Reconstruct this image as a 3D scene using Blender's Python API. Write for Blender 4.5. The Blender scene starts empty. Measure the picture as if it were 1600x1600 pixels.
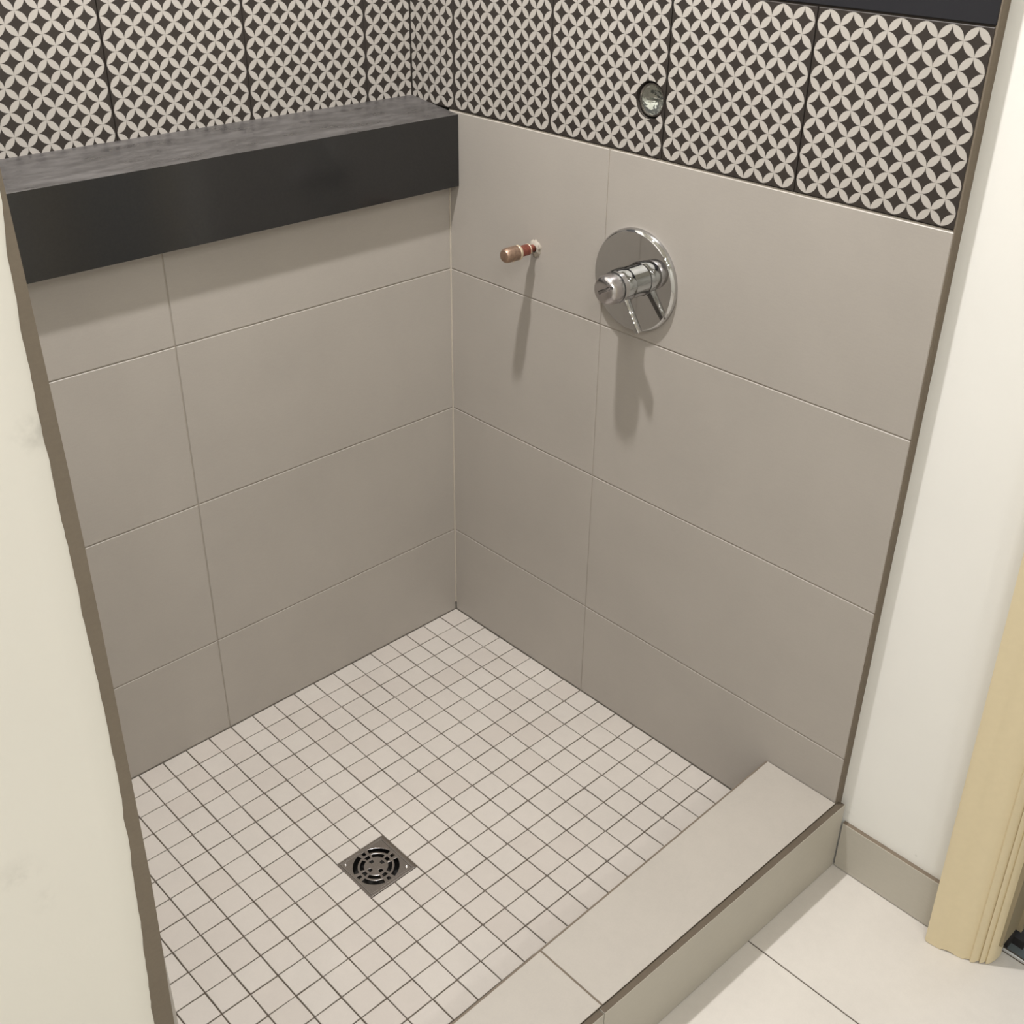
import bpy, bmesh, math, random
from mathutils import Matrix, Vector

random.seed(7)
sc = bpy.context.scene
C = sc.collection

# ------------------------------------------------------------------ camera
cam_d = bpy.data.cameras.new('camera')
cam = bpy.data.objects.new('camera', cam_d)
C.objects.link(cam)
cam_d.sensor_width = 36.0
cam_d.sensor_fit = 'HORIZONTAL'
cam_d.lens = 36.0 * 1769.99 / 1600.0
cam_d.shift_x = -(811.08 - 800.0) / 1600.0
cam_d.shift_y = (756.94 - 800.0) / 1600.0
cam_d.clip_start = 0.02
cam.rotation_mode = 'XYZ'
cam.rotation_euler = (1.05538166, -0.0150665278, 0.806899771)
cam.location = (1.67008, -1.42603, 1.58131)
sc.camera = cam

# ------------------------------------------------------------------ view, world
sc.view_settings.view_transform = 'Standard'
sc.view_settings.look = 'None'
sc.view_settings.exposure = -0.06
sc.view_settings.gamma = 1.0
sc.view_settings.use_curve_mapping = False
world = bpy.data.worlds.new('world')
sc.world = world
world.use_nodes = True
world.node_tree.nodes['Background'].inputs[0].default_value = (0.9, 0.95, 1.0, 1)
world.node_tree.nodes['Background'].inputs[1].default_value = 0.25

# ------------------------------------------------------------------ lights
def area(name, loc, size, energy, color, shape='DISK', size_y=None, rot=(0, 0, 0), spread=None):
    l = bpy.data.lights.new(name, 'AREA')
    l.shape = shape
    l.size = size
    if size_y: l.size_y = size_y
    l.energy = energy
    l.color = color
    if spread: l.spread = spread
    o = bpy.data.objects.new(name, l)
    C.objects.link(o)
    o.location = loc
    o.rotation_euler = rot
    return o

CEIL = 2.60
SHOWER_LAMP = (0.50, -0.56)
ROOM_LAMPS = [(1.90, -1.25), (2.80, -1.25), (1.90, -2.05), (2.80, -2.05), (2.35, -1.65)]
area('shower_lamp_light', (SHOWER_LAMP[0], SHOWER_LAMP[1], CEIL - 0.012), 0.075, 29.0, (1.0, 0.972, 0.965), spread=math.radians(150))
for lx, ly in ROOM_LAMPS:
    area('room_lamp_light', (lx, ly, CEIL - 0.012), 0.12, 7.8, (1.0, 0.982, 0.975))
area('hall_window_light', (1.7, 1.75, 1.5), 0.8, 6.0, (0.75, 0.87, 1.0), 'RECTANGLE', 1.0, (math.radians(-90), 0, 0))

# ------------------------------------------------------------------ materials
def lin(r, g, b):
    f = lambda c: (c / 255 / 12.92) if c / 255 <= 0.04045 else ((c / 255 + 0.055) / 1.055) ** 2.4
    return (f(r), f(g), f(b), 1.0)

class NT:
    def __init__(s, name):
        s.m = bpy.data.materials.new(name)
        s.m.use_nodes = True
        s.t = s.m.node_tree
        s.b = s.t.nodes['Principled BSDF']
    def n(s, kind, **kw):
        x = s.t.nodes.new(kind)
        for k, v in kw.items(): setattr(x, k, v)
        return x
    def l(s, a, b): s.t.links.new(a, b)
    def math(s, op, a, b=None, c=None, clamp=False):
        x = s.n('ShaderNodeMath', operation=op)
        x.use_clamp = clamp
        for i, v in enumerate((a, b, c)):
            if v is None: continue
            if isinstance(v, (int, float)): x.inputs[i].default_value = v
            else: s.l(v, x.inputs[i])
        return x.outputs[0]
    def mix(s, fac, a, b):
        x = s.n('ShaderNodeMix', data_type='RGBA')
        if isinstance(fac, (int, float)): x.inputs[0].default_value = fac
        else: s.l(fac, x.inputs[0])
        for i, v in ((6, a), (7, b)):
            if isinstance(v, tuple): x.inputs[i].default_value = v
            else: s.l(v, x.inputs[i])
        return x.outputs[2]
    def noise(s, scale, detail=2.0, rough=0.5, vec=None, stretch=None):
        x = s.n('ShaderNodeTexNoise')
        x.inputs['Scale'].default_value = scale
        x.inputs['Detail'].default_value = detail
        x.inputs['Roughness'].default_value = rough
        if vec is None:
            g = s.n('ShaderNodeNewGeometry')
            vec = g.outputs['Position']
        if stretch:
            mp = s.n('ShaderNodeMapping')
            mp.inputs['Scale'].default_value = stretch
            s.l(vec, mp.inputs[0])
            vec = mp.outputs[0]
        s.l(vec, x.inputs['Vector'])
        return x.outputs['Fac']
    def ramp(s, fac, lo, hi, a, b):
        x = s.n('ShaderNodeMapRange')
        s.l(fac, x.inputs[0])
        for i, v in enumerate((lo, hi, a, b)): x.inputs[i + 1].default_value = v
        return x.outputs[0]
    def bump(s, h, strength, dist):
        x = s.n('ShaderNodeBump')
        x.inputs['Strength'].default_value = strength
        x.inputs['Distance'].default_value = dist
        s.l(h, x.inputs['Height'])
        s.l(x.outputs[0], s.b.inputs['Normal'])
    def base(s, v):
        if isinstance(v, tuple): s.b.inputs['Base Color'].default_value = v
        else: s.l(v, s.b.inputs['Base Color'])
    def p(s, rough=0.5, metal=0.0, spec=0.5, coat=0.0):
        s.b.inputs['Roughness'].default_value = rough
        s.b.inputs['Metallic'].default_value = metal
        s.b.inputs['Specular IOR Level'].default_value = spec
        s.b.inputs['Coat Weight'].default_value = coat
        return s.m

def stone_tile(name, col, var=0.05, rough=0.5, rnd=0.0):
    t = NT(name)
    big = t.noise(5.0, 3, 0.55)
    fine = t.noise(420.0, 2, 0.6)
    weave = t.noise(60.0, 2, 0.6, stretch=(1, 1, 6))
    f = t.math('ADD', t.math('MULTIPLY', big, 0.6), t.math('ADD', t.math('MULTIPLY', fine, 0.3), t.math('MULTIPLY', weave, 0.25)))
    a = tuple(c * (1 - var * 2) for c in col[:3]) + (1,)
    b = tuple(min(1, c * (1 + var * 2)) for c in col[:3]) + (1,)
    colr = t.mix(t.ramp(f, 0.35, 0.8, 0, 1), a, b)
    if rnd:
        oi = t.n('ShaderNodeObjectInfo')
        colr = t.mix(t.math('MULTIPLY', oi.outputs['Random'], rnd), colr, tuple(c * k for c, k in zip(col[:3], (0.80, 0.73, 0.70))) + (1,))
    t.base(colr)
    t.bump(fine, 0.06, 0.001)
    return t.p(rough, spec=0.45)

TILE = lin(167, 161, 153)
M = {}
M['wall_tile'] = stone_tile('wall_tile', TILE, 0.03, 0.42)
M['mosaic'] = stone_tile('mosaic', lin(188, 182, 174), 0.03, 0.5, 0.25)
M['curb_tile'] = stone_tile('curb_tile', lin(170, 164, 155), 0.03, 0.5)
M['floor_tile'] = stone_tile('floor_tile', lin(202, 197, 189), 0.03, 0.5)
M['body'] = stone_tile('tile_body', lin(118, 106, 91), 0.08, 0.85)
M['curb_joint'] = stone_tile('curb_joint', lin(112, 101, 88), 0.06, 0.85)
M['curb_edge'] = stone_tile('curb_edge', lin(92, 82, 69), 0.08, 0.85)
M['face_tile'] = stone_tile('face_tile', lin(180, 175, 163), 0.03, 0.5)
M['edge'] = stone_tile('edge_strip', lin(112, 102, 88), 0.06, 0.8)
M['black_tile'] = stone_tile('black_tile', lin(22, 22, 28), 0.05, 0.6)
M['mosaic_grout'] = stone_tile('mosaic_grout', lin(84, 75, 65), 0.1, 0.9)
M['wall_grout'] = stone_tile('wall_grout', lin(160, 153, 142), 0.04, 0.85)
M['dark_grout'] = stone_tile('dark_grout', lin(60, 54, 48), 0.06, 0.85)
M['pale_caulk'] = stone_tile('pale_caulk', lin(196, 188, 174), 0.03, 0.6)

def plaster(name, col, smudge=None):
    t = NT(name)
    f = t.noise(3.0, 3, 0.5)
    g = t.noise(140.0, 3, 0.6)
    c = t.mix(t.ramp(f, 0.3, 0.7, 0, 1), tuple(x * 0.965 for x in col[:3]) + (1,), col)
    if smudge:
        n = t.noise(26.0, 4, 0.65)
        geo = t.n('ShaderNodeNewGeometry')
        for (cx, cy, cz, r, k) in smudge:
            d = t.n('ShaderNodeVectorMath', operation='DISTANCE')
            t.l(geo.outputs['Position'], d.inputs[0])
            d.inputs[1].default_value = (cx, cy, cz)
            fall = t.ramp(d.outputs['Value'], r, 0.0, 0.0, 1.0)
            m = t.math('MULTIPLY', t.ramp(n, 0.45, 0.70, 0, 1), t.math('MULTIPLY', fall, k), clamp=True)
            c = t.mix(m, c, tuple(x * 0.55 for x in col[:3]) + (1,))
    t.base(c)
    t.bump(g, 0.12, 0.001)
    return t.p(0.75, spec=0.25)
PL = lin(233, 232, 226)
M['plaster'] = plaster('plaster', PL)
M['plaster_marked'] = plaster('plaster_marked', lin(220, 217, 207),
    [(1.018, -1.2085, 1.262, 0.018, 1.0), (1.018, -1.285, 0.93, 0.022, .55), (1.018, -1.27, 0.90, 0.018, .4)])
M['plaster_wall_marked'] = plaster('plaster_wall_marked', PL,
    [(1.166, 0.022, 0.092, 0.004, 1.6), (1.235, 0.022, 0.34, 0.003, 1.5), (1.032, 0.022, 0.10, 0.02, .5)])
M['ceiling_paint'] = plaster('ceiling_paint', lin(235, 232, 222))

def simple(name, col, rough, metal=0.0, spec=0.5, coat=0.0):
    t = NT(name)
    n = t.noise(90.0, 2)
    t.base(t.mix(n, tuple(x * 0.97 for x in col[:3]) + (1,), tuple(min(1, x * 1.03) for x in col[:3]) + (1,)))
    return t.p(rough, metal, spec, coat)
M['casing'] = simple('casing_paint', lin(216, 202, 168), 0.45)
M['chrome'] = simple('chrome', (0.54, 0.54, 0.54, 1), 0.035, 1.0)
M['satin_chrome'] = simple('satin_chrome', (0.50, 0.48, 0.48, 1), 0.24, 1.0)
M['groove'] = simple('groove_black', (0.02, 0.02, 0.02, 1), 0.4)
M['steel'] = simple('steel', (0.38, 0.35, 0.33, 1), 0.27, 1.0)
M['steel_bright'] = simple('steel_bright', (0.62, 0.60, 0.58, 1), 0.25, 1.0)
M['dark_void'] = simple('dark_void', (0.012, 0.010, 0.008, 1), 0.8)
M['rubber'] = simple('rubber', (0.025, 0.022, 0.022, 1), 0.6)
M['hall_floor'] = simple('hall_floor', lin(96, 104, 106), 0.35)
M['alu'] = simple('aluminium', (0.88, 0.88, 0.86, 1), 0.5, 0.4)
M['putty'] = simple('putty', lin(166, 158, 146), 0.9)
M['solder'] = simple('solder', lin(214, 198, 172), 0.35, 0.6)
M['white_paint'] = simple('white_enamel', (0.85, 0.84, 0.80, 1), 0.4)

def copper(name, col, col2, rough):
    t = NT(name)
    n = t.noise(160.0, 3, 0.6)
    t.base(t.mix(t.ramp(n, 0.35, 0.65, 0, 1), col, col2))
    return t.p(rough, 0.75)
M['copper'] = copper('copper', (0.62, 0.34, 0.25, 1), (0.50, 0.28, 0.20, 1), 0.35)
M['copper_dull'] = copper('copper_dull', (0.36, 0.25, 0.18, 1), (0.27, 0.18, 0.13, 1), 0.42)
M['copper_red'] = copper('copper_red', (0.34, 0.11, 0.08, 1), (0.22, 0.07, 0.05, 1), 0.45)

def emit(name, col, k):
    t = NT(name)
    t.b.inputs['Base Color'].default_value = col
    t.b.inputs['Emission Color'].default_value = col
    t.b.inputs['Emission Strength'].default_value = k
    return t.m
M['lamp'] = emit('lamp_glow', (1.0, 0.93, 0.82, 1), 14.0)

# shelf slab: honed black stone with construction dust lying on the top
t = NT('slab_black')
n = t.noise(240.0, 2)
t.base(t.mix(n, lin(36, 36, 36), lin(44, 43, 42)))
M['slab'] = t.p(0.14, spec=0.42)
t = NT('slab_dusty')
n1 = t.noise(9.0, 5, 0.65, stretch=(6, 1.2, 1))
n2 = t.noise(34.0, 4, 0.6, stretch=(2.5, 1, 1))
dust = t.math('MULTIPLY', t.ramp(n1, 0.38, 0.68, 0.35, 1.0), t.ramp(n2, 0.3, 0.7, 0.55, 1.0))
t.base(t.mix(dust, lin(50, 48, 47), lin(98, 95, 93)))
t.l(t.ramp(n1, 0.35, 0.65, 0.26, 0.5), t.b.inputs['Roughness'])
M['slab_top'] = t.p(0.35, spec=0.5)
t.l(t.ramp(n1, 0.35, 0.65, 0.26, 0.5), t.b.inputs['Roughness'])

# clear film stretched over the outlet
t = NT('plastic_film')
n = t.noise(70.0, 2, 0.5)
t.base((0.42, 0.44, 0.40, 1))
t.bump(n, 0.35, 0.006)
M['film'] = t.p(0.08, 0.85, 0.8)

# decor tile: petal print on each tile in the tile's own coordinates
DW = 0.248
t = NT('decor_print')
tc = t.n('ShaderNodeTexCoord')
sx = t.n('ShaderNodeSeparateXYZ')
t.l(tc.outputs['Object'], sx.inputs[0])
mrg = 0.0016
P7 = (DW - 2 * mrg) / 7.0
u = t.math('DIVIDE', t.math('SUBTRACT', sx.outputs[0], mrg), P7)
v = t.math('DIVIDE', t.math('SUBTRACT', sx.outputs[1], mrg), P7)
a = t.math('SUBTRACT', t.math('ADD', u, v), 0.5)
b = t.math('SUBTRACT', t.math('SUBTRACT', u, v), 0.5)
fx = t.math('ABSOLUTE', t.math('SUBTRACT', t.math('FRACT', t.math('ADD', a, 40.0)), 0.5))
fy = t.math('ABSOLUTE', t.math('SUBTRACT', t.math('FRACT', t.math('ADD', b, 40.0)), 0.5))
sq = lambda q: t.math('MULTIPLY', q, q)
d1 = t.math('ADD', sq(fx), sq(t.math('SUBTRACT', fy, 1.0)))
d2 = t.math('ADD', sq(fy), sq(t.math('SUBTRACT', fx, 1.0)))
dm = t.math('MINIMUM', d1, d2)
petal = t.ramp(dm, 0.490, 0.507, 1.0, 0.0)
inside = t.math('MULTIPLY', t.math('MULTIPLY', t.math('GREATER_THAN', u, -0.012), t.math('LESS_THAN', u, 7.012)),
                t.math('MULTIPLY', t.math('GREATER_THAN', v, -0.012), t.math('LESS_THAN', v, 7.012)))
mask = t.math('MULTIPLY', petal, inside)
wn = t.noise(7.0, 3)
wht = t.mix(wn, lin(173, 168, 160), lin(181, 176, 169))
blk = t.mix(t.noise(30.0, 3), lin(46, 41, 37), lin(56, 50, 46))
t.base(t.mix(mask, blk, wht))
M['decor'] = t.p(0.42, spec=0.45)

# ------------------------------------------------------------------ builders
def obj(name, me, mats=None, parent=None, mat4=None, kind=None, label=None, cat=None, group=None):
    if mats is not None and not me.materials:
        for m_ in (mats if isinstance(mats, (list, tuple)) else [mats]): me.materials.append(M[m_])
    o = bpy.data.objects.new(name, me)
    C.objects.link(o)
    if mat4 is not None: o.matrix_world = mat4
    if parent is not None:
        o.parent = parent
        o.matrix_parent_inverse = parent.matrix_world.inverted()
    for k, v in (('kind', kind), ('label', label), ('category', cat), ('group', group)):
        if v: o[k] = v
    return o

def empty(name, mat4, label, cat, group=None):
    o = bpy.data.objects.new(name, None)
    o.empty_display_size = 0.02
    C.objects.link(o)
    o.matrix_world = mat4
    o['label'] = label
    o['category'] = cat
    if group: o['group'] = group
    return o

def bm_mesh(name, bm):
    bmesh.ops.recalc_face_normals(bm, faces=bm.faces)
    me = bpy.data.meshes.new(name)
    bm.to_mesh(me)
    bm.free()
    return me

def frame(o, U, V):
    U = Vector(U); V = Vector(V); N = U.cross(V); o = Vector(o)
    return Matrix(((U.x, V.x, N.x, o.x), (U.y, V.y, N.y, o.y), (U.z, V.z, N.z, o.z), (0, 0, 0, 1)))

def box_bm(bm, lo, hi):
    vs = [bm.verts.new((x, y, z)) for z in (lo[2], hi[2]) for y in (lo[1], hi[1]) for x in (lo[0], hi[0])]
    for f in ((0, 1, 3, 2), (4, 5, 7, 6), (0, 1, 5, 4), (2, 3, 7, 6), (0, 2, 6, 4), (1, 3, 7, 5)):
        bm.faces.new([vs[i] for i in f])

def boxes(name, lst):
    bm = bmesh.new()
    for lo, hi in lst: box_bm(bm, lo, hi)
    return bm_mesh(name, bm)

def prism_mesh(name, pts, height, bev=0.0008, side_slot=False, zf=None, base=0.0):
    """polygon tile: pts counter-clockwise in the local plane, front at z = height, chamfered front edge"""
    n = len(pts)
    cx = sum(p[0] for p in pts) / n
    cy = sum(p[1] for p in pts) / n
    def inset(i):
        p0, p1, p2 = Vector(pts[i - 1]), Vector(pts[i]), Vector(pts[(i + 1) % n])
        e1 = (p1 - p0).normalized(); e2 = (p2 - p1).normalized()
        n1 = Vector((-e1.y, e1.x)); n2 = Vector((-e2.y, e2.x))
        k = (n1 + n2) / max(0.2, 1 + n1.dot(n2))
        return p1 + k * bev
    q = [inset(i) for i in range(n)]
    Z = zf or (lambda x, y: 0.0)
    vs = [(p[0], p[1], base + Z(p[0], p[1])) for p in pts]
    vs += [(p[0], p[1], height - bev + Z(p[0], p[1])) for p in pts]
    vs += [(p[0], p[1], height + Z(p[0], p[1])) for p in q]
    fs = [tuple(range(2 * n, 3 * n))]
    for i in range(n):
        j = (i + 1) % n
        fs.append((n + i, n + j, 2 * n + j, 2 * n + i))
        fs.append((i, j, n + j, n + i))
    me = bpy.data.meshes.new(name)
    me.from_pydata(vs, [], fs)
    if side_slot:
        for k, f in enumerate(me.polygons):
            if k and (k - 1) % 2 == 1: f.material_index = 1
    me.update()
    return me

_cache = {}
def rect_tile(u0, u1, v0, v1, t, bev=0.0008, mats=('wall_tile', 'wall_tile'), key=''):
    k = (round(u0, 4), round(u1, 4), round(v0, 4), round(v1, 4), t, bev, mats)
    if k not in _cache:
        me = prism_mesh('tile_mesh', [(u0, v0), (u1, v0), (u1, v1), (u0, v1)], t, bev, True)
        for m_ in mats: me.materials.append(M[m_])
        _cache[k] = me
    return _cache[k]

def lathe(name, prof, seg=48, smooth=True, caps=True):
    """prof: list of (radius, z), axis local z"""
    vs, fs = [], []
    for r, z in prof:
        for i in range(seg):
            a_ = 2 * math.pi * i / seg
            vs.append((r * math.cos(a_), r * math.sin(a_), z))
    for k in range(len(prof) - 1):
        for i in range(seg):
            j = (i + 1) % seg
            fs.append((k * seg + i, k * seg + j, (k + 1) * seg + j, (k + 1) * seg + i))
    if caps:
        if prof[-1][0] > 1e-5: fs.append(tuple((len(prof) - 1) * seg + i for i in range(seg)))
    me = bpy.data.meshes.new(name)
    me.from_pydata(vs, [], fs)
    bm = bmesh.new(); bm.from_mesh(me)
    bmesh.ops.remove_doubles(bm, verts=bm.verts, dist=1e-6)
    bmesh.ops.recalc_face_normals(bm, faces=bm.faces)
    bm.to_mesh(me); bm.free()
    if smooth:
        for f in me.polygons: f.use_smooth = True
        me.set_sharp_from_angle(angle=math.radians(32))
    return me

G = 0.0010       # half of the wall joints
FR = 0.0016      # how far the grout bed lies behind the tile faces
TT = 0.010       # tile thickness
RX, LX = (1, 0, 0), (0, 1, 0)
ZROWS = [0.0, 0.2205, 0.5275, 0.8360, 1.1445]
SHL = -1.1945    # inner face of the near wall
XE = 1.018       # open edge of the tiled walls
YP = 0.022       # plaster face of the right wall
ZF = -0.033      # bathroom floor
DZ0 = 1.1468     # decor row
DP = 0.25

def wall_tiles(parent, f, us, rows, mats=('wall_tile', 'wall_tile'), pat=None, bev=0.0010, name='tile', lo_gap=G, hi_gap=G):
    """f(u) -> frame with local x along the wall; us, rows: joint positions"""
    out = []
    for k in range(len(rows) - 1):
        for i in range(len(us) - 1):
            w = us[i + 1] - us[i] - 2 * G
            h = rows[k + 1] - rows[k] - 2 * G
            me = rect_tile(0, w, 0, h, TT, bev, mats)
            o_ = f(us[i] + G, rows[k] + G)
            out.append(obj(name, me, None, parent, o_))
    return out

# frames: tile back plane lies TT behind the face
fr_right = lambda u_, z_: frame((u_, TT, z_), (1, 0, 0), (0, 0, 1))                 # faces -y
fr_left = lambda u_, z_: frame((-TT, u_, z_), (0, 1, 0), (0, 0, 1))                 # faces +x, u = y
XN = -0.107
fr_niche = lambda u_, z_: frame((XN - TT, u_, z_), (0, 1, 0), (0, 0, 1))
fr_near = lambda u_, z_: frame((-u_, SHL - TT, z_), (-1, 0, 0), (0, 0, 1))           # faces +y, u = -x

# ------------------------------------------------------------------ right wall
wr = obj('wall_right', boxes('wall_right', [
    ((-0.30, YP, -0.10), (1.316, 0.13, CEIL)),
    ((1.3162, YP, 2.02), (2.1198, 0.13, CEIL)),
    ((2.12, YP, -0.10), (3.45, 0.13, CEIL))]), 'plaster_wall_marked', kind='structure')
# round hole for the outlet
HOLE = (0.4862, 1.2335, 0.0290)
def hole_in(o):
    cut = lathe('cutter', [(0.0, -0.2), (HOLE[2], -0.2), (HOLE[2], 0.2), (0.0, 0.2)], 48, False)
    c = bpy.data.objects.new('cutter', cut)
    C.objects.link(c)
    c.matrix_world = frame((HOLE[0], 0.0, HOLE[1]), (1, 0, 0), (0, 0, 1)) @ Matrix.Translation((0, 0, 0.12))
    o.data = o.data.copy()
    md = o.modifiers.new('hole', 'BOOLEAN')
    md.object = c
    md.solver = 'EXACT'
    bpy.context.view_layer.update()
    dg = bpy.context.evaluated_depsgraph_get()
    me = bpy.data.meshes.new_from_object(o.evaluated_get(dg))
    o.modifiers.clear()
    o.data = me
    bpy.data.objects.remove(c)

bed_r = obj('grout_bed', boxes('grout_bed_right', [((0.0, FR, -0.03), (XE - 0.002, YP, DZ0 - 0.001))]), 'wall_grout', wr)
bed_d = obj('decor_grout', boxes('decor_grout', [((-0.12, 0.003, DZ0 - 0.001), (XE - 0.002, YP, 1.72))]), 'dark_grout', wr)
wall_tiles(wr, fr_right, [0.0005, 0.4068, XE + G - 0.0015], ZROWS)

def decor_row(parent, fr, edges, first_cut=0.0, last_cut=None, u_sign=1):
    res = []
    for i, e in enumerate(edges):
        u0, u1 = 0.0, DW
        if i == 0 and first_cut: u0 = first_cut
        if i == len(edges) - 1 and last_cut: u1 = last_cut
        me = rect_tile(u0, u1, 0, DW, TT, 0.0007, ('decor', 'dark_grout'))
        res.append(obj('decor_tile', me, None, parent, fr(e + G * 0.8, DZ0 + 0.001)))
    return res
dr = decor_row(wr, fr_right, [0.0165 - DP, 0.0165, 0.2665, 0.5165, 0.7665], DP + XN - 0.0165 + 0.001)
hole_in(dr[2])
hole_in(bed_d)
hole_in(wr)
wall_tiles(wr, fr_right, [XN + 0.001, 0.4068, XE - 0.001], [1.3975, 1.703], ('black_tile', 'black_tile'))
obj('upper_wall_paint', boxes('upper_wall_paint', [((-0.12, 0.010, 1.705), (XE, YP, CEIL))]), 'plaster', wr)
# exposed brown edge of the tiling, a little ragged against the plaster
def ragged_strip(name, path_in, path_out, x0, x1, mat, parent, jitter=0.0, n=90, seed=1):
    rnd = random.Random(seed)
    def ip(path, z):
        for (z0, y0), (z1, y1) in zip(path, path[1:]):
            if z0 <= z <= z1: return y0 + (y1 - y0) * (z - z0) / (z1 - z0)
        return path[0][1] if z < path[0][0] else path[-1][1]
    z0 = path_in[0][0]; z1 = path_in[-1][0]
    vs = []; fs = []
    for i in range(n + 1):
        z = z0 + (z1 - z0) * i / n
        yi = ip(path_in, z); yo = ip(path_out, z) + rnd.uniform(-1, 1) * jitter
        vs += [(x0, yi, z), (x1, yi, z), (x1, yo, z), (x0, yo, z)]
    for i in range(n):
        a_ = i * 4
        for k in range(4):
            k2 = (k + 1) % 4
            fs.append((a_ + k, a_ + k2, a_ + 4 + k2, a_ + 4 + k))
    fs.append((0, 1, 2, 3)); fs.append(tuple(n * 4 + k for k in (3, 2, 1, 0)))
    me = bpy.data.meshes.new(name)
    me.from_pydata(vs, [], fs)
    bm = bmesh.new(); bm.from_mesh(me)
    bmesh.ops.recalc_face_normals(bm, faces=bm.faces)
    bm.to_mesh(me); bm.free()
    return obj(name, me, mat, parent)
ragged_strip('edge_strip', [(0.108, 0.0012), (CEIL, 0.0012)], [(0.108, YP), (CEIL, YP)], XE - 0.003, XE, 'edge', wr, 0.0007, 260, 3)
ragged_strip('edge_joint', [(0.108, 0.0098), (1.14, 0.0098)], [(0.108, 0.0108), (1.14, 0.0108)], XE - 0.0005, XE + 0.0002, 'body', wr, 0.0003, 60, 9)

# baseboard tile on the right wall
bx0, bx1 = 1.0325, 1.2235
obj('baseboard_tile', rect_tile(0, bx1 - bx0, 0, 0.1045, 0.009, 0.0006, ('face_tile', 'body')), None, wr,
    frame((bx0, YP, ZF + 0.0015), (1, 0, 0), (0, 0, 1)))
obj('baseboard_tile', rect_tile(0, 0.61, 0, 0.1045, 0.009, 0.0006, ('wall_tile', 'body')), None, wr,
    frame((2.225, YP, ZF + 0.0015), (1, 0, 0), (0, 0, 1)))

# ------------------------------------------------------------------ left wall (behind the ledge it steps back)
wl = obj('wall_left', boxes('wall_left', [
    ((-0.30, -1.33, -0.10), (-0.0135, YP, 1.0065))]), 'plaster', kind='structure')
wlu = obj('wall_left_upper', boxes('wall_left_upper', [
    ((-0.30, -1.33, 1.0068), (XN - 0.013, YP, CEIL)),
    ((XN - 0.0129, SHL - .012, 1.705), (XN, 0.0, CEIL - .001))]), 'plaster', kind='structure')
obj('grout_bed', boxes('grout_bed_left', [((-0.0135, SHL - 0.01, -0.03), (-FR, 0.0, 1.006))]), 'wall_grout', wl)
obj('decor_grout', boxes('decor_grout_left', [((XN - 0.013, SHL - 0.01, 1.10), (XN - 0.003, 0.0, 1.72))]), 'dark_grout', wlu)
wall_tiles(wl, fr_left, [SHL, -0.6104, -0.0005], ZROWS[:4] + [1.0065 + G])
yy = [-1.106 - 0.25 + 0.25 * i for i in range(6)]
decor_row(wlu, fr_niche, yy, 1.356 + SHL - 0.002, 0.1035)
wall_tiles(wlu, fr_niche, [SHL, -0.6104, -0.001], [1.3975, 1.703], ('black_tile', 'black_tile'))
obj('corner_caulk', boxes('corner_caulk', [((-0.001, -0.0016, 0.02), (0.0016, 0.001, 1.006))]), 'pale_caulk', wl)

# ------------------------------------------------------------------ near wall whose plaster end fills the left of the view
wf = obj('wall_front', boxes('wall_front', [((-0.30, -3.2, -0.10), (1.0155, SHL - 0.013, CEIL))]), 'plaster', kind='structure')
obj('grout_bed', boxes('grout_bed_front', [((-0.12, SHL - 0.013, -0.03), (XE - 0.003, SHL - FR, 1.72))]), 'wall_grout', wf)
wall_tiles(wf, fr_near, [-(XE - 0.0015), -0.4068, -0.0005], ZROWS)
decor_row(wf, fr_near, [-1.0165, -0.7665, -0.5165, -0.2665, -0.0165], 0, 0.122)
wall_tiles(wf, fr_near, [-(XE - 0.0015), -0.4068, 0.106], [1.3975, 1.703], ('black_tile', 'black_tile'))
pin = [(0.108, -1.202), (0.68, -1.1993), (0.837, -1.1936), (0.966, -1.1926), (1.08, -1.1917), (1.19, -1.1915), (1.33, -1.1932), (1.41, -1.195), (CEIL, -1.195)]
pout = [(0.108, -1.222), (CEIL, -1.222)]
ragged_strip('edge_strip', pin, pout, XE - 0.003, XE, 'edge', wf, 0, 40, 5)
pin2 = [(-0.033, -1.222), (0.60, -1.2190), (0.697, -1.2162), (0.848, -1.2069), (0.97, -1.2022), (1.19, -1.2026), (1.33, -1.2027), (1.372, -1.2011), (1.41, -1.198), (CEIL, -1.198)]
rnd = random.Random(11)
zs = [-0.033 + (CEIL + 0.033) * i / 420 for i in range(421)]
def ipp(path, z):
    for (z0, y0), (z1, y1) in zip(path, path[1:]):
        if z0 <= z <= z1: return y0 + (y1 - y0) * (z - z0) / (z1 - z0)
vs = []; fs = []; w_ = 0.0
for z in zs:
    w_ = 0.7 * w_ + rnd.uniform(-1, 1) * 0.00045
    y = ipp(pin2, z) + w_
    vs += [(1.0135, y, z), (1.0186, y - 0.0002, z), (1.0202, y - 0.0035, z), (1.0192, y - 0.02, z), (1.0188, -3.2, z)]
for i in range(len(zs) - 1):
    for k in range(4):
        fs.append((i * 5 + k, i * 5 + k + 1, i * 5 + 6 + k, i * 5 + 5 + k))
me = bpy.data.meshes.new('end_plaster'); me.from_pydata(vs, [], fs)
for f in me.polygons: f.use_smooth = True
me.set_sharp_from_angle(angle=math.radians(40))
obj('end_plaster', me, 'plaster_marked', wf)

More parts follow.
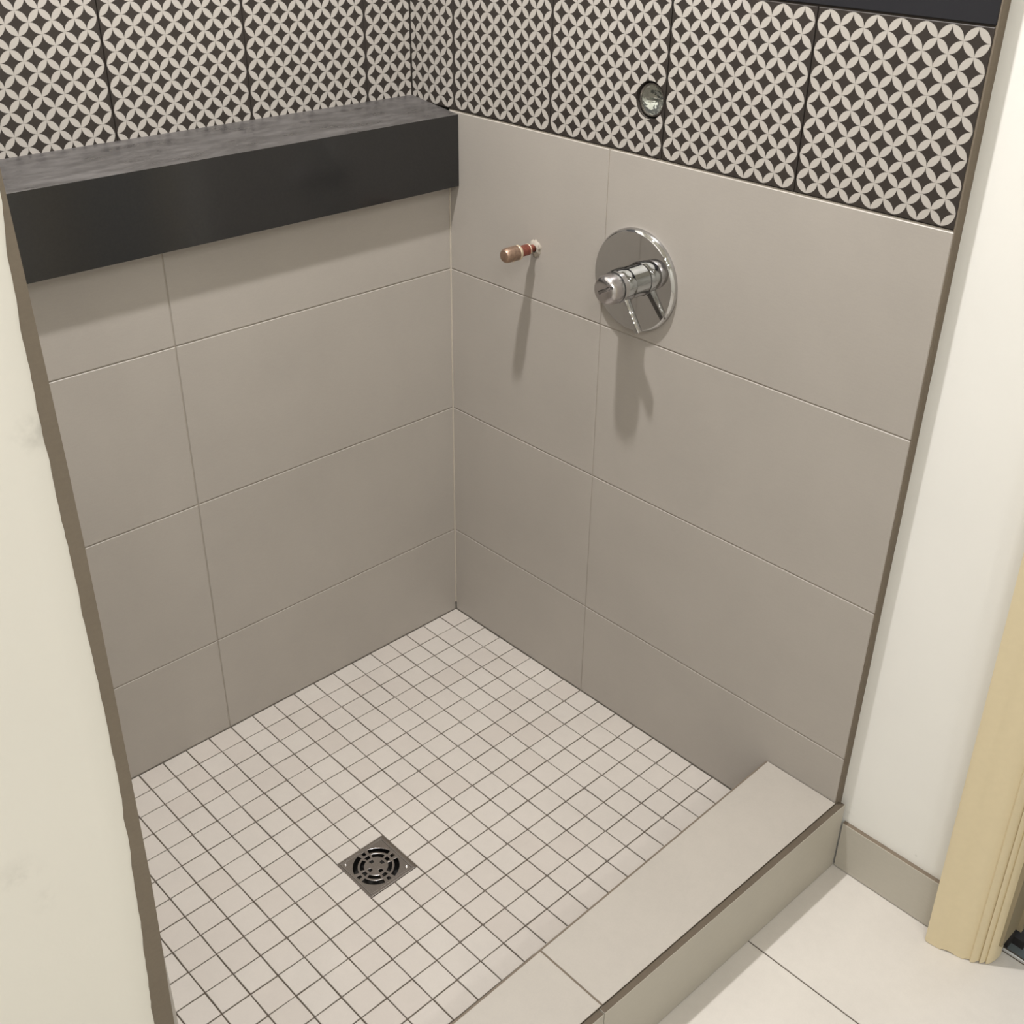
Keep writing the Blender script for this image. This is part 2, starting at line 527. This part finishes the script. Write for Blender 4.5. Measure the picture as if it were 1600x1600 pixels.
# ------------------------------------------------------------------ shower floor: sloped mosaic sheet
PT = 0.0508
DC = (0.4872, -0.6118)      # drain centre
DH = 0.0497                 # drain half width
def slope(x, y):
    fx_ = abs(x - DC[0]) / (DC[0] if x < DC[0] else 0.8636 - DC[0])
    fy_ = abs(y - DC[1]) / (-DC[1] if y > DC[1] else DC[1] - SHL)
    return -0.0055 * max(0.0, 1 - max(fx_, fy_, 0.09))
NX, NY = 17, 24
pan_v, pan_f = [], []
GX, GY = 34, 48
for j in range(GY + 1):
    for i in range(GX + 1):
        x = 0.8660 * i / GX; y = SHL * j / GY
        pan_v.append((x, y, slope(x, y) - 0.0022))
hole_cells = []
for j in range(GY):
    for i in range(GX):
        a_ = j * (GX + 1) + i
        x = 0.8660 * (i + .5) / GX; y = SHL * (j + .5) / GY
        if abs(x - DC[0]) < 0.0495 and abs(y - DC[1]) < 0.0495: continue
        pan_f.append((a_, a_ + GX + 1, a_ + GX + 2, a_ + 1))
me = bpy.data.meshes.new('shower_pan'); me.from_pydata(pan_v, [], pan_f)
pan = obj('shower_floor', me, 'mosaic_grout', kind='structure')

from bpy_extras.object_utils import world_to_camera_view
bpy.context.view_layer.update()
def seen(x, y, z=0.0):
    c = world_to_camera_view(sc, cam, Vector((x, y, z)))
    if not (-0.02 < c.x < 1.02 and -0.02 < c.y < 1.02): return False
    # hidden behind the end of the near wall or behind the curb top
    px, py = c.x * 1600, (1 - c.y) * 1600
    if px < 204 + (py - 1215) * (272 - 204.7) / (1600 - 1215.6) - 12: return False
    if py > 1233 - (px - 1145) * (1596 - 1233) / (1145 - 700) + 16 and px < 1160: return False
    return True
tiles = []
rnd = random.Random(5)
g2 = 0.0011
for j in range(NY):
    for i in range(NX):
        x0, x1 = i * PT + g2, (i + 1) * PT - g2
        y1, y0 = -j * PT - g2, -(j + 1) * PT + g2
        if i == 0: x0 = 0.0015
        if j == 0: y1 = -0.0015
        if j == NY - 1: y0 = SHL + 0.0012
        dx0, dx1 = DC[0] - DH - 0.0012, DC[0] + DH + 0.0012
        dy0, dy1 = DC[1] - DH - 0.0008, DC[1] + DH + 0.0008
        if x0 < dx1 and x1 > dx0 and y0 < dy1 - .0015 and y1 > dy0 + .0015:
            if x0 >= dx0 and x1 <= dx1: continue
            if x0 < dx0: x1 = dx0
            else: x0 = dx1
        if x1 - x0 < 0.003 or y1 - y0 < 0.003: continue
        e = 0.0004
        q = [(x0 + rnd.uniform(-e, e), y0 + rnd.uniform(-e, e)), (x1 + rnd.uniform(-e, e), y0 + rnd.uniform(-e, e)),
             (x1 + rnd.uniform(-e, e), y1 + rnd.uniform(-e, e)), (x0 + rnd.uniform(-e, e), y1 + rnd.uniform(-e, e))]
        lift = rnd.uniform(-0.00025, 0.00025)
        cx, cy = (x0 + x1) / 2, (y0 + y1) / 2
        vis = seen(cx, cy) or seen(x1, y1)
        dist = (Vector((cx, cy, 0)) - cam.location).length
        tiles.append((not vis, dist, q, lift, cx, cy))
tiles.sort(key=lambda r: (r[0], r[1]))
def mosaic_mesh(q, lift, cx, cy):
    loc = [(p[0] - cx, p[1] - cy) for p in q]
    return prism_mesh('mosaic_tile_mesh', loc, 0.0, 0.0006, False, lambda x, y: slope(x + cx, y + cy) + lift, base=-0.005)
rest_v, rest_f = [], []
for k, (hid, dist, q, lift, cx, cy) in enumerate(tiles):
    me = mosaic_mesh(q, lift, cx, cy)
    if k < 300:
        obj('mosaic_tile', me, 'mosaic', pan, Matrix.Translation((cx, cy, 0)))
    else:
        o0 = len(rest_v)
        rest_v += [(v_.co.x + cx, v_.co.y + cy, v_.co.z) for v_ in me.vertices]
        rest_f += [tuple(o0 + i_ for i_ in p_.vertices) for p_ in me.polygons]
        bpy.data.meshes.remove(me)
print('mosaic visible', sum(1 for r in tiles if not r[0]), 'rest', len(rest_v) // 12)
me = bpy.data.meshes.new('mosaic_rest'); me.from_pydata(rest_v, [], rest_f)
obj('mosaic_remainder', me, 'mosaic', pan, kind='stuff')

# ------------------------------------------------------------------ floor drain
zD = slope(*DC)
dr_m = Matrix.Translation((DC[0], DC[1], zD))
drain = empty('floor_drain', dr_m, 'square stainless steel floor drain with round slotted grate set in the beige mosaic', 'drain')
def polar_plate(name, holes_arc, R_in, thick, half, seg=144):
    """square plate with a disc of slots: arcs (r0, r1, centre angle, half angle)"""
    rs = sorted(set([0.0009] + [r for h in holes_arc for r in (h[0], h[1])] + [R_in]))
    rr = []
    for a_, b_ in zip(rs, rs[1:]):
        m_ = max(1, int(round((b_ - a_) / 0.0035)))
        rr += [a_ + (b_ - a_) * k / m_ for k in range(m_)]
    rr.append(rs[-1])
    vs = [(0, 0, 0)]; fs = []
    for r in rr:
        for i in range(seg):
            a_ = 2 * math.pi * i / seg
            vs.append((r * math.cos(a_), r * math.sin(a_), 0))
    def in_hole(rm, am):
        for (r0, r1, ac, ah) in holes_arc:
            d = (am - ac + math.pi) % (2 * math.pi) - math.pi
            if r0 < rm < r1 and abs(d) < ah: return True
        return False
    for i in range(seg): fs.append((0, 1 + i, 1 + (i + 1) % seg))
    for k in range(len(rr) - 1):
        for i in range(seg):
            if in_hole((rr[k] + rr[k + 1]) / 2, 2 * math.pi * (i + .5) / seg): continue
            a_ = 1 + k * seg; b_ = a_ + seg; j = (i + 1) % seg
            fs.append((a_ + i, b_ + i, b_ + j, a_ + j))
    # join the outer circle to the square rim
    o0 = len(vs); k0 = 1 + (len(rr) - 1) * seg
    for i in range(seg):
        a_ = 2 * math.pi * i / seg
        c_, s_ = math.cos(a_), math.sin(a_)
        k_ = half / max(abs(c_), abs(s_))
        vs.append((c_ * k_, s_ * k_, 0))
    for i in range(seg):
        j = (i + 1) % seg
        fs.append((k0 + i, o0 + i, o0 + j, k0 + j))
    me = bpy.data.meshes.new(name)
    me.from_pydata(vs, [], fs)
    return me
rad = math.radians
arcs = []
for k in range(4):
    c45 = rad(45 + 90 * k)
    arcs.append((0.0326, 0.0412, c45, rad(31)))
    arcs.append((0.0214, 0.0286, c45, rad(25)))
    c0 = rad(90 * k)
    arcs.append((0.0326, 0.0400, c0, rad(6.2)))
    arcs.append((0.0214, 0.0282, c0, rad(8.8)))
    arcs.append((0.0100, 0.0164, c0, rad(15)))
grate = obj('grate', polar_plate('grate', arcs, 0.0428, 0.002, 0.0445), 'steel', drain, dr_m @ Matrix.Translation((0, 0, 0.0004)))
sm = grate.modifiers.new('thickness', 'SOLIDIFY'); sm.thickness = 0.0022; sm.offset = -1
bv = grate.modifiers.new('soft', 'BEVEL'); bv.width = 0.0010; bv.segments = 2; bv.limit_method = 'ANGLE'; bv.angle_limit = rad(50)
# frame: square ring with a raised inner bead
def square_ring(name, prof):
    """prof: (half size, z) outside to inside"""
    vs = []; fs = []
    for h, z in prof:
        vs += [(-h, -h, z), (h, -h, z), (h, h, z), (-h, h, z)]
    for k in range(len(prof) - 1):
        for i in range(4):
            j = (i + 1) % 4
            fs.append((k * 4 + i, k * 4 + j, k * 4 + 4 + j, k * 4 + 4 + i))
    me = bpy.data.meshes.new(name); me.from_pydata(vs, [], fs)
    bm = bmesh.new(); bm.from_mesh(me); bmesh.ops.recalc_face_normals(bm, faces=bm.faces); bm.to_mesh(me); bm.free()
    return me
obj('frame', square_ring('frame', [(DH, -0.006), (DH, 0.0006), (0.0488, 0.0010), (0.0458, 0.0010), (0.0452, 0.0002), (0.0446, -0.004)]), 'steel', drain, dr_m)
obj('rim_bead', square_ring('rim_bead', [(0.0456, 0.0004), (0.0451, 0.0018), (0.0444, 0.0018), (0.0439, 0.0004)]), 'steel_bright', drain, dr_m)
for sx_, sy_ in ((-1, -1), (1, 1)):
    s_ = obj('screw', lathe('screw', [(0.0, 0.0001), (0.0024, 0.0001), (0.0024, 0.0008), (0.0017, 0.0012), (0.0009, 0.0010), (0.0, 0.0004)], 20), 'steel_bright', drain,
             dr_m @ Matrix.Translation((sx_ * 0.0385, sy_ * 0.0385, 0.0003)))
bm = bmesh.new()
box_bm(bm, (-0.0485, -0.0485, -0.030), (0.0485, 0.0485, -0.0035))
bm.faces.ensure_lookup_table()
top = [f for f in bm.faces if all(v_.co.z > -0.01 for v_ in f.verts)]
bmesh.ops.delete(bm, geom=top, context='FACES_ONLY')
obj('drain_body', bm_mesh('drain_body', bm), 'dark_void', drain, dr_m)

# ------------------------------------------------------------------ curb
def cin(y): return 0.8715 - 0.0096 * y
def cout(y): return 1.0180 + 0.0194 * y
def cface(y): return 1.0300 + 0.0212 * y
CT = 0.1205
bm = bmesh.new()
def hexa(bm, c):
    vs_ = [bm.verts.new(p) for p in c]
    for f in ((0, 1, 2, 3), (4, 5, 6, 7), (0, 1, 5, 4), (1, 2, 6, 5), (2, 3, 7, 6), (3, 0, 4, 7)):
        bm.faces.new([vs_[i] for i in f])
ye = SHL
hexa(bm, [(cin(0) + .008, 0.0, -0.05), (cout(0) - .0005, 0.0, -0.05), (cout(ye) - .0005, ye, -0.05), (cin(ye) + .008, ye, -0.05),
          (cin(0) + .008, 0.0, CT - 0.0085), (cout(0) - .0005, 0.0, CT - 0.0085), (cout(ye) - .0005, ye, CT - 0.0085), (cin(ye) + .008, ye, CT - 0.0085)])
curb = obj('shower_curb', bm_mesh('curb', bm), 'mosaic_grout', kind='structure')
curb['label'] = 'raised tiled curb across the open side of the shower'
YJ = -0.5938
for ya, yb in ((-0.0012, YJ + 0.0015), (YJ - 0.0015, SHL + 0.001)):
    me = prism_mesh('curb_top', [(cin(ya) + .0036, ya), (cin(yb) + .0036, yb), (cout(yb), yb), (cout(ya), ya)], 0.009, 0.0006, True)
    for m_ in ('curb_tile', 'curb_edge'): me.materials.append(M[m_])
    obj('curb_top_tile', me, None, curb, Matrix.Translation((0, 0, CT - 0.009)))
bm = bmesh.new()
ya, yb = -0.001, SHL + 0.001
hexa(bm, [(cin(ya), ya, CT - .013), (cin(ya) + .0042, ya, CT - .013), (cin(yb) + .0042, yb, CT - .013), (cin(yb), yb, CT - .013),
          (cin(ya), ya, CT - .0014), (cin(ya) + .0042, ya, CT - .0014), (cin(yb) + .0042, yb, CT - .0014), (cin(yb), yb, CT - .0014)])
obj('inner_edge', bm_mesh('inner_edge', bm), 'curb_joint', curb)
obj('joint', boxes('joint', [((cin(YJ) + .004, YJ - .0016, CT - .009), (cout(YJ) - .0004, YJ + .0016, CT - .0012))]), 'curb_joint', curb)
YK = -0.600
for ya, yb in ((0.0125, YK + 0.0009), (YK - 0.0009, SHL + 0.001)):
    # face slabs, cut top edge left bare
    me = prism_mesh('curb_face', [(cout(yb) + .0002, yb), (cface(yb), yb), (cface(ya), ya), (cout(ya) + .0002, ya)], 0.1485, 0.0004, False)
    for m_ in ('face_tile', 'curb_edge'): me.materials.append(M[m_])
    me.polygons[0].material_index = 1
    obj('curb_face_tile', me, None, curb, Matrix.Translation((0, 0, ZF + 0.0012)))
    me = boxes('curb_in', [((cin(ya) - .0005, yb, -0.004), (cin(ya) + .0080, ya if ya < 0 else -0.001, CT - 0.0105))])
    obj('curb_inner_tile', me, 'wall_tile', curb)

# ------------------------------------------------------------------ stone ledge
led = empty('shower_ledge', Matrix.Translation((0.0, SHL / 2, 1.0075)), 'black stone ledge with dusty top running along the left shower wall', 'shelf')
zb, zf_ = 1.1560, 1.1400
xb, xf = XN, 0.028
bm = bmesh.new()
ya, yb = -0.0008, SHL + 0.001
hexa(bm, [(xb, ya, zb - 0.019), (xf - 0.0005, ya, zf_ - 0.019), (xf - 0.0005, yb, zf_ - 0.019), (xb, yb, zb - 0.019),
          (xb, ya, zb), (xf - 0.0005, ya, zf_), (xf - 0.0005, yb, zf_), (xb, yb, zb)])
obj('top_slab', bm_mesh('top_slab', bm), 'slab_top', led)
bm = bmesh.new()
hexa(bm, [(xf - 0.02, ya, 1.0070), (xf, ya, 1.0070), (xf, yb, 1.0070), (xf - 0.02, yb, 1.0070),
          (xf - 0.02, ya, zf_ - 0.017), (xf, ya, zf_ + 0.0002), (xf, yb, zf_ + 0.0002), (xf - 0.02, yb, zf_ - 0.017)])
obj('front_slab', bm_mesh('front_slab', bm), 'slab', led)
obj('underside', boxes('underside', [((-0.10, yb, 1.0085), (xf - 0.02, ya, 1.018))]), 'slab', led)

# ------------------------------------------------------------------ mixer valve on the right wall
VX, VZ = 0.4830, 0.9385
vf = lambda d=0.0, x=VX, z=VZ: frame((x, -d, z), (1, 0, 0), (0, 0, 1))
valve = empty('shower_valve', vf(), 'round chrome shower mixer valve with lever handle on right wall', 'shower valve')
obj('escutcheon', lathe('escutcheon', [(0.0895, 0.0), (0.0895, 0.0035), (0.0885, 0.0065), (0.0860, 0.0100), (0.0845, 0.0110), (0.0, 0.0112)], 96), 'chrome', valve, vf())
obj('sleeve', lathe('sleeve', [(0.0278, 0.0), (0.0278, 0.0175), (0.0268, 0.0185), (0.0, 0.0186)], 64), 'chrome', valve, vf(0.0110))
ring = obj('lever_ring', lathe('lever_ring', [(0.0262, 0.0), (0.0290, 0.0006), (0.0295, 0.0018), (0.0285, 0.020), (0.0270, 0.0270), (0.0, 0.0272)], 64), 'chrome', valve, vf(0.0292))
bm = bmesh.new()
lv = [(0.018, 0.0100, 0.0100, 0.014), (0.032, 0.0066, 0.0074, 0.0145), (0.060, 0.0058, 0.0064, 0.0160), (0.0830, 0.0056, 0.0060, 0.0170), (0.0855, 0.0050, 0.0052, 0.0172)]
prev = None
for (r, hw, ht, zz) in lv:
    ringv = []
    for k in range(12):
        a_ = 2 * math.pi * k / 12
        ca, sa = math.cos(a_), math.sin(a_)
        ex = 0.45
        ringv.append(bm.verts.new((math.copysign(abs(ca) ** ex, ca) * hw, -r, zz + math.copysign(abs(sa) ** ex, sa) * ht)))
    if prev:
        for k in range(12): bm.faces.new((prev[k], prev[(k + 1) % 12], ringv[(k + 1) % 12], ringv[k]))
    else: bm.faces.new(ringv)
    prev = ringv
bm.faces.new(prev)
me = bm_mesh('lever', bm)
for f in me.polygons: f.use_smooth = True
me.set_sharp_from_angle(angle=rad(40))
obj('lever', me, 'chrome', valve, vf(0.0292) @ Matrix.Rotation(rad(37), 4, 'Z'))
obj('seam_ring', lathe('seam_ring', [(0.0262, 0.0), (0.0262, 0.0022), (0.0, 0.0023)], 64), 'groove', valve, vf(0.0562))
knob = obj('knob', lathe('knob', [(0.0262, 0.0), (0.0266, 0.0010), (0.0262, 0.0080), (0.0252, 0.0160), (0.0232, 0.0215), (0.0200, 0.0248), (0.0140, 0.0268), (0.0, 0.0276)], 64), 'satin_chrome', valve, vf(0.0582))
bm = bmesh.new()
box_bm(bm, (-0.0036, -0.010, 0.0230), (0.0036, 0.0235, 0.0290))
bmesh.ops.bevel(bm, geom=bm.edges[:], offset=0.0018, segments=3, affect='EDGES')
me = bm_mesh('knob_bar', bm)
for f in me.polygons: f.use_smooth = True
obj('knob_bar', me, 'satin_chrome', knob, vf(0.0582) @ Matrix.Rotation(rad(-59), 4, 'Z'))

# ------------------------------------------------------------------ capped copper stub
PX, PZ = 0.2370, 0.9360
pf = lambda d=0.0, x=PX, z=PZ: frame((x, -d, z), (1, 0, 0), (0, 0, 1))
stub = empty('copper_pipe_stub', pf(), 'capped copper pipe end poking out of the right shower wall', 'pipe')
obj('pipe', lathe('pipe', [(0.0066, -0.012), (0.0066, 0.022)], 32, True, False), 'copper_red', stub, pf())
obj('coupling', lathe('coupling', [(0.0068, 0.0), (0.0098, 0.0010), (0.0103, 0.004), (0.0100, 0.0265), (0.0, 0.0268)], 32), 'copper_red', stub, pf(0.0155))
obj('cap', lathe('cap', [(0.0100, 0.0), (0.0130, 0.0014), (0.0136, 0.005), (0.0136, 0.028), (0.0128, 0.0330), (0.0105, 0.0365), (0.0060, 0.0385), (0.0, 0.0390)], 40), 'copper_dull', stub, pf(0.0410))
def lump(name, prof, amp, seed, seg=28, a0=0.0, a1=2 * math.pi):
    rnd_ = random.Random(seed)
    vs_, fs_ = [], []
    for k, (r, z) in enumerate(prof):
        for i in range(seg + 1):
            a_ = a0 + (a1 - a0) * i / seg
            rr_ = r * (1 + (rnd_.uniform(-amp, amp) if k not in (0,) else 0))
            vs_.append((rr_ * math.cos(a_), rr_ * math.sin(a_), z + rnd_.uniform(-.0003, .0003)))
    for k in range(len(prof) - 1):
        for i in range(seg): fs_.append((k * (seg + 1) + i, k * (seg + 1) + i + 1, (k + 1) * (seg + 1) + i + 1, (k + 1) * (seg + 1) + i))
    me_ = bpy.data.meshes.new(name); me_.from_pydata(vs_, [], fs_)
    for f in me_.polygons: f.use_smooth = True
    return me_
obj('putty', lump('putty', [(0.0070, 0.0050), (0.0095, 0.0042), (0.0125, 0.0026), (0.0145, 0.0010), (0.0155, -0.0002)], 0.22, 3), 'putty', stub, pf(0.0) @ Matrix.Translation((0.0022, -0.0008, 0)), label='pale crumbly putty around the pipe')
obj('solder_ring', lump('solder_ring', [(0.0080, -0.0010), (0.0106, 0.0003), (0.0108, 0.0018), (0.0098, 0.0030)], 0.05, 8, 20, rad(-30), rad(130)), 'solder', stub, pf(0.0165))
obj('solder_ring', lump('solder_ring2', [(0.0102, -0.0035), (0.0122, -0.0016), (0.0140, 0.0008), (0.0141, 0.0045), (0.0132, 0.0056)], 0.03, 5, 20, rad(-60), rad(95)), 'solder', stub, pf(0.0415))
obj('solder_blob', lump('solder_blob', [(0.0, 0.0014), (0.0022, 0.0011), (0.0032, 0.0), (0.0034, -0.002)], 0.08, 6, 14), 'solder', stub,
    pf(0.0600) @ Matrix.Rotation(rad(-58), 4, 'Z') @ Matrix.Translation((0.0130, 0, 0)) @ Matrix.Rotation(rad(90), 4, 'Y'))

# ------------------------------------------------------------------ shower arm outlet inside the round hole
hf = lambda d=0.0: frame((HOLE[0], -d, HOLE[1]), (1, 0, 0), (0, 0, 1))
outl = empty('shower_arm_outlet', hf(), 'round metal pipe outlet under clear film in hole of patterned tile', 'pipe outlet')
obj('hole_lining', lathe('hole_lining', [(0.0289, -0.0012), (0.0289, -0.030), (0.0, -0.0305)], 48, True, False), 'dark_grout', outl, hf())
obj('collar', lathe('collar', [(0.0262, -0.028), (0.0262, -0.0045), (0.0252, -0.0032), (0.0234, -0.0032), (0.0226, -0.0050), (0.0222, -0.014)], 48, True, False), 'steel', outl, hf())
bm = bmesh.new()
bmesh.ops.create_grid(bm, x_segments=26, y_segments=26, size=0.0225)
rnd = random.Random(4)
for v_ in bm.verts:
    x, y = v_.co.x, v_.co.y
    m_ = max(abs(x), abs(y)); r_ = math.hypot(x, y)
    if r_ > 0: v_.co.x, v_.co.y = x * m_ / r_, y * m_ / r_
    q = math.hypot(v_.co.x, v_.co.y) / 0.0225
    v_.co.z = -0.012 + 0.005 * q * q + 0.0014 * math.sin(260 * v_.co.y + 60 * v_.co.x) * (1 - q ** 2) - 0.003 * math.exp(-((v_.co.y + 0.003) / 0.003) ** 2) * (1 - q * q)
me = bm_mesh('film', bm)
for f in me.polygons: f.use_smooth = True
obj('film_cap', me, 'film', outl, hf())

# ------------------------------------------------------------------ bathroom floor
fl = obj('floor', boxes('floor', [((0.99, -3.2, ZF - 0.08), (3.45, 0.075, ZF - 0.0018))]), 'mosaic_grout', kind='structure')
ft = prism_mesh('floor_tile_mesh', [(0, 0), (0.607, 0), (0.607, 0.3025), (0, 0.3025)], 0.009, 0.0006, True)
for m_ in ('floor_tile', 'floor_tile'): ft.materials.append(M[m_])
rows_y = [0.0715 - 0.307]
y = -0.2350
ys = []
while y > -3.2:
    ys.append((y - 0.305, y)); y -= 0.305
for (y0, y1) in ys:
    for i in range(4):
        x0 = 1.0005 + i * 0.6095
        obj('floor_tile', ft, None, fl, Matrix.Translation((x0 + 0.0012, y0 + 0.00125, ZF - 0.009)))
ft2 = prism_mesh('floor_tile_cut', [(0, 0), (0.607, 0), (0.607, 0.296), (0, 0.296)], 0.009, 0.0006, True)
for m_ in ('floor_tile', 'floor_tile'): ft2.materials.append(M[m_])
for i in range(4):
    obj('floor_tile', ft2, None, fl, Matrix.Translation((1.0017 + i * 0.6095, -0.2350 + 0.00125, ZF - 0.009)))

# ------------------------------------------------------------------ door casing, jamb, threshold
M['jamb_dull'] = simple('jamb_dull', lin(146, 134, 108), 0.6)  # left jamb gets a duller, darker tone than the casing
prof = [(0.0, YP), (0.0, -0.0150), (0.0035, -0.0160), (0.026, -0.0130), (0.030, -0.0108), (0.040, -0.0075), (0.052, -0.0050),
        (0.0615, -0.0028), (0.066, 0.0002), (0.071, 0.0035), (0.0735, 0.0005), (0.0790, 0.0045), (0.0822, 0.0100), (0.0840, 0.0125), (0.0855, 0.0095),
        (0.0885, 0.0120), (0.0915, 0.0185), (0.0935, 0.0165), (0.0975, 0.0215), (0.1010, 0.030), (0.1025, 0.040), (0.1025, 0.052), (0.020, 0.052)]
lean = -0.0185
def casing_mesh(name, sgn, x_at0, z0, z1, n=1):
    vs = []; fs = []
    N = len(prof)
    zs_ = [z0, z0 + 0.004, z1]
    for z in zs_:
        for k, (px, py) in enumerate(prof):
            dz = 0.0
            if z == z0: dz = 0.0018 * math.sin(k * 1.7) + 0.0012
            vs.append((x_at0 + sgn * px + lean * (z - ZF) * (1 if sgn > 0 else 0) / 1.0, py, z + max(0, dz)))
    for s_ in range(len(zs_) - 1):
        for k in range(N):
            k2 = (k + 1) % N
            fs.append((s_ * N + k, s_ * N + k2, (s_ + 1) * N + k2, (s_ + 1) * N + k))
    fs.append(tuple(range(N))); fs.append(tuple(range((len(zs_) - 1) * N, len(zs_) * N)))
    me = bpy.data.meshes.new(name); me.from_pydata(vs, [], fs)
    bm = bmesh.new(); bm.from_mesh(me); bmesh.ops.recalc_face_normals(bm, faces=bm.faces); bm.to_mesh(me); bm.free()
    for f in me.polygons: f.use_smooth = True
    me.set_sharp_from_angle(angle=rad(28))
    return me
door = obj('door_1', casing_mesh('casing', 1, 1.2295, ZF + 0.0005, 2.10), 'casing', kind='structure')
door['label'] = 'cream painted moulded door casing at the right edge'
obj('casing', casing_mesh('casing_r', -1, 2.225, ZF + 0.0005, 2.10), 'casing', door)
obj('head_casing', boxes('head_casing', [((1.17, -0.012, 2.06), (2.29, YP, 2.16))]), 'casing', door)
obj('jamb', boxes('jamb', [((1.318, 0.030, 0.008), (1.3345, 0.100, 2.06)), ((1.318, 0.090, 0.0), (1.3420, 0.118, 2.06))]), 'jamb_dull', door)
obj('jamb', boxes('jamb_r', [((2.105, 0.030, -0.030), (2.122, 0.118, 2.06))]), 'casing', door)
obj('threshold_strip', boxes('threshold_strip', [((1.329, 0.0655, ZF - 0.006), (2.11, 0.0682, ZF + 0.0022))]), 'alu', door)
obj('jamb_foot', boxes('jamb_foot', [((1.305, 0.075, ZF - 0.004), (1.3325, 0.120, 0.006)), ((1.3325, 0.092, ZF - 0.004), (1.352, 0.120, ZF + 0.014))]), 'rubber', door, label='black rubber block under the jamb')

hall = obj('floor_hall', boxes('floor_hall', [((0.9, 0.0685, ZF - 0.05), (2.6, 2.0, ZF - 0.003))]), 'hall_floor', kind='structure')
obj('wall_hall', boxes('wall_hall', [((0.9, 1.9, -0.1), (2.6, 2.0, CEIL)), ((0.85, 0.13, -0.1), (0.9, 2.0, CEIL)), ((2.6, 0.13, -0.1), (2.65, 2.0, CEIL))]), 'plaster', kind='structure')

# ------------------------------------------------------------------ rest of the room (outside the frame)
obj('wall_back', boxes('wall_back', [((1.0, -3.3, -0.1), (3.55, -3.2, CEIL))]), 'plaster', kind='structure')
obj('wall_side', boxes('wall_side', [((3.45, -3.3, -0.1), (3.55, 0.13, CEIL))]), 'plaster', kind='structure')
obj('ceiling', boxes('ceiling', [((-0.35, -3.3, CEIL), (3.55, 2.0, CEIL + 0.08))]), 'ceiling_paint', kind='structure')

def downlight(x, y, label, z=CEIL):
    m_ = Matrix.Translation((x, y, z)) @ Matrix.Rotation(math.pi, 4, 'X')
    d = empty('ceiling_downlight', m_, label, 'ceiling light')
    obj('trim_ring', lathe('trim_ring', [(0.058, 0.0), (0.058, 0.004), (0.052, 0.008), (0.044, 0.008), (0.041, 0.001)], 40, True, False), 'white_paint', d, m_)
    return d
downlight(SHOWER_LAMP[0], SHOWER_LAMP[1], 'round recessed downlight in the ceiling above the shower')
names = ['nearest the near wall and the shower', 'nearest the doorway', 'behind the camera on the left', 'furthest back on the right', 'in the middle of the five']
for (lx, ly), nm in zip(ROOM_LAMPS, names):
    downlight(lx, ly, 'round recessed bathroom ceiling downlight ' + nm)
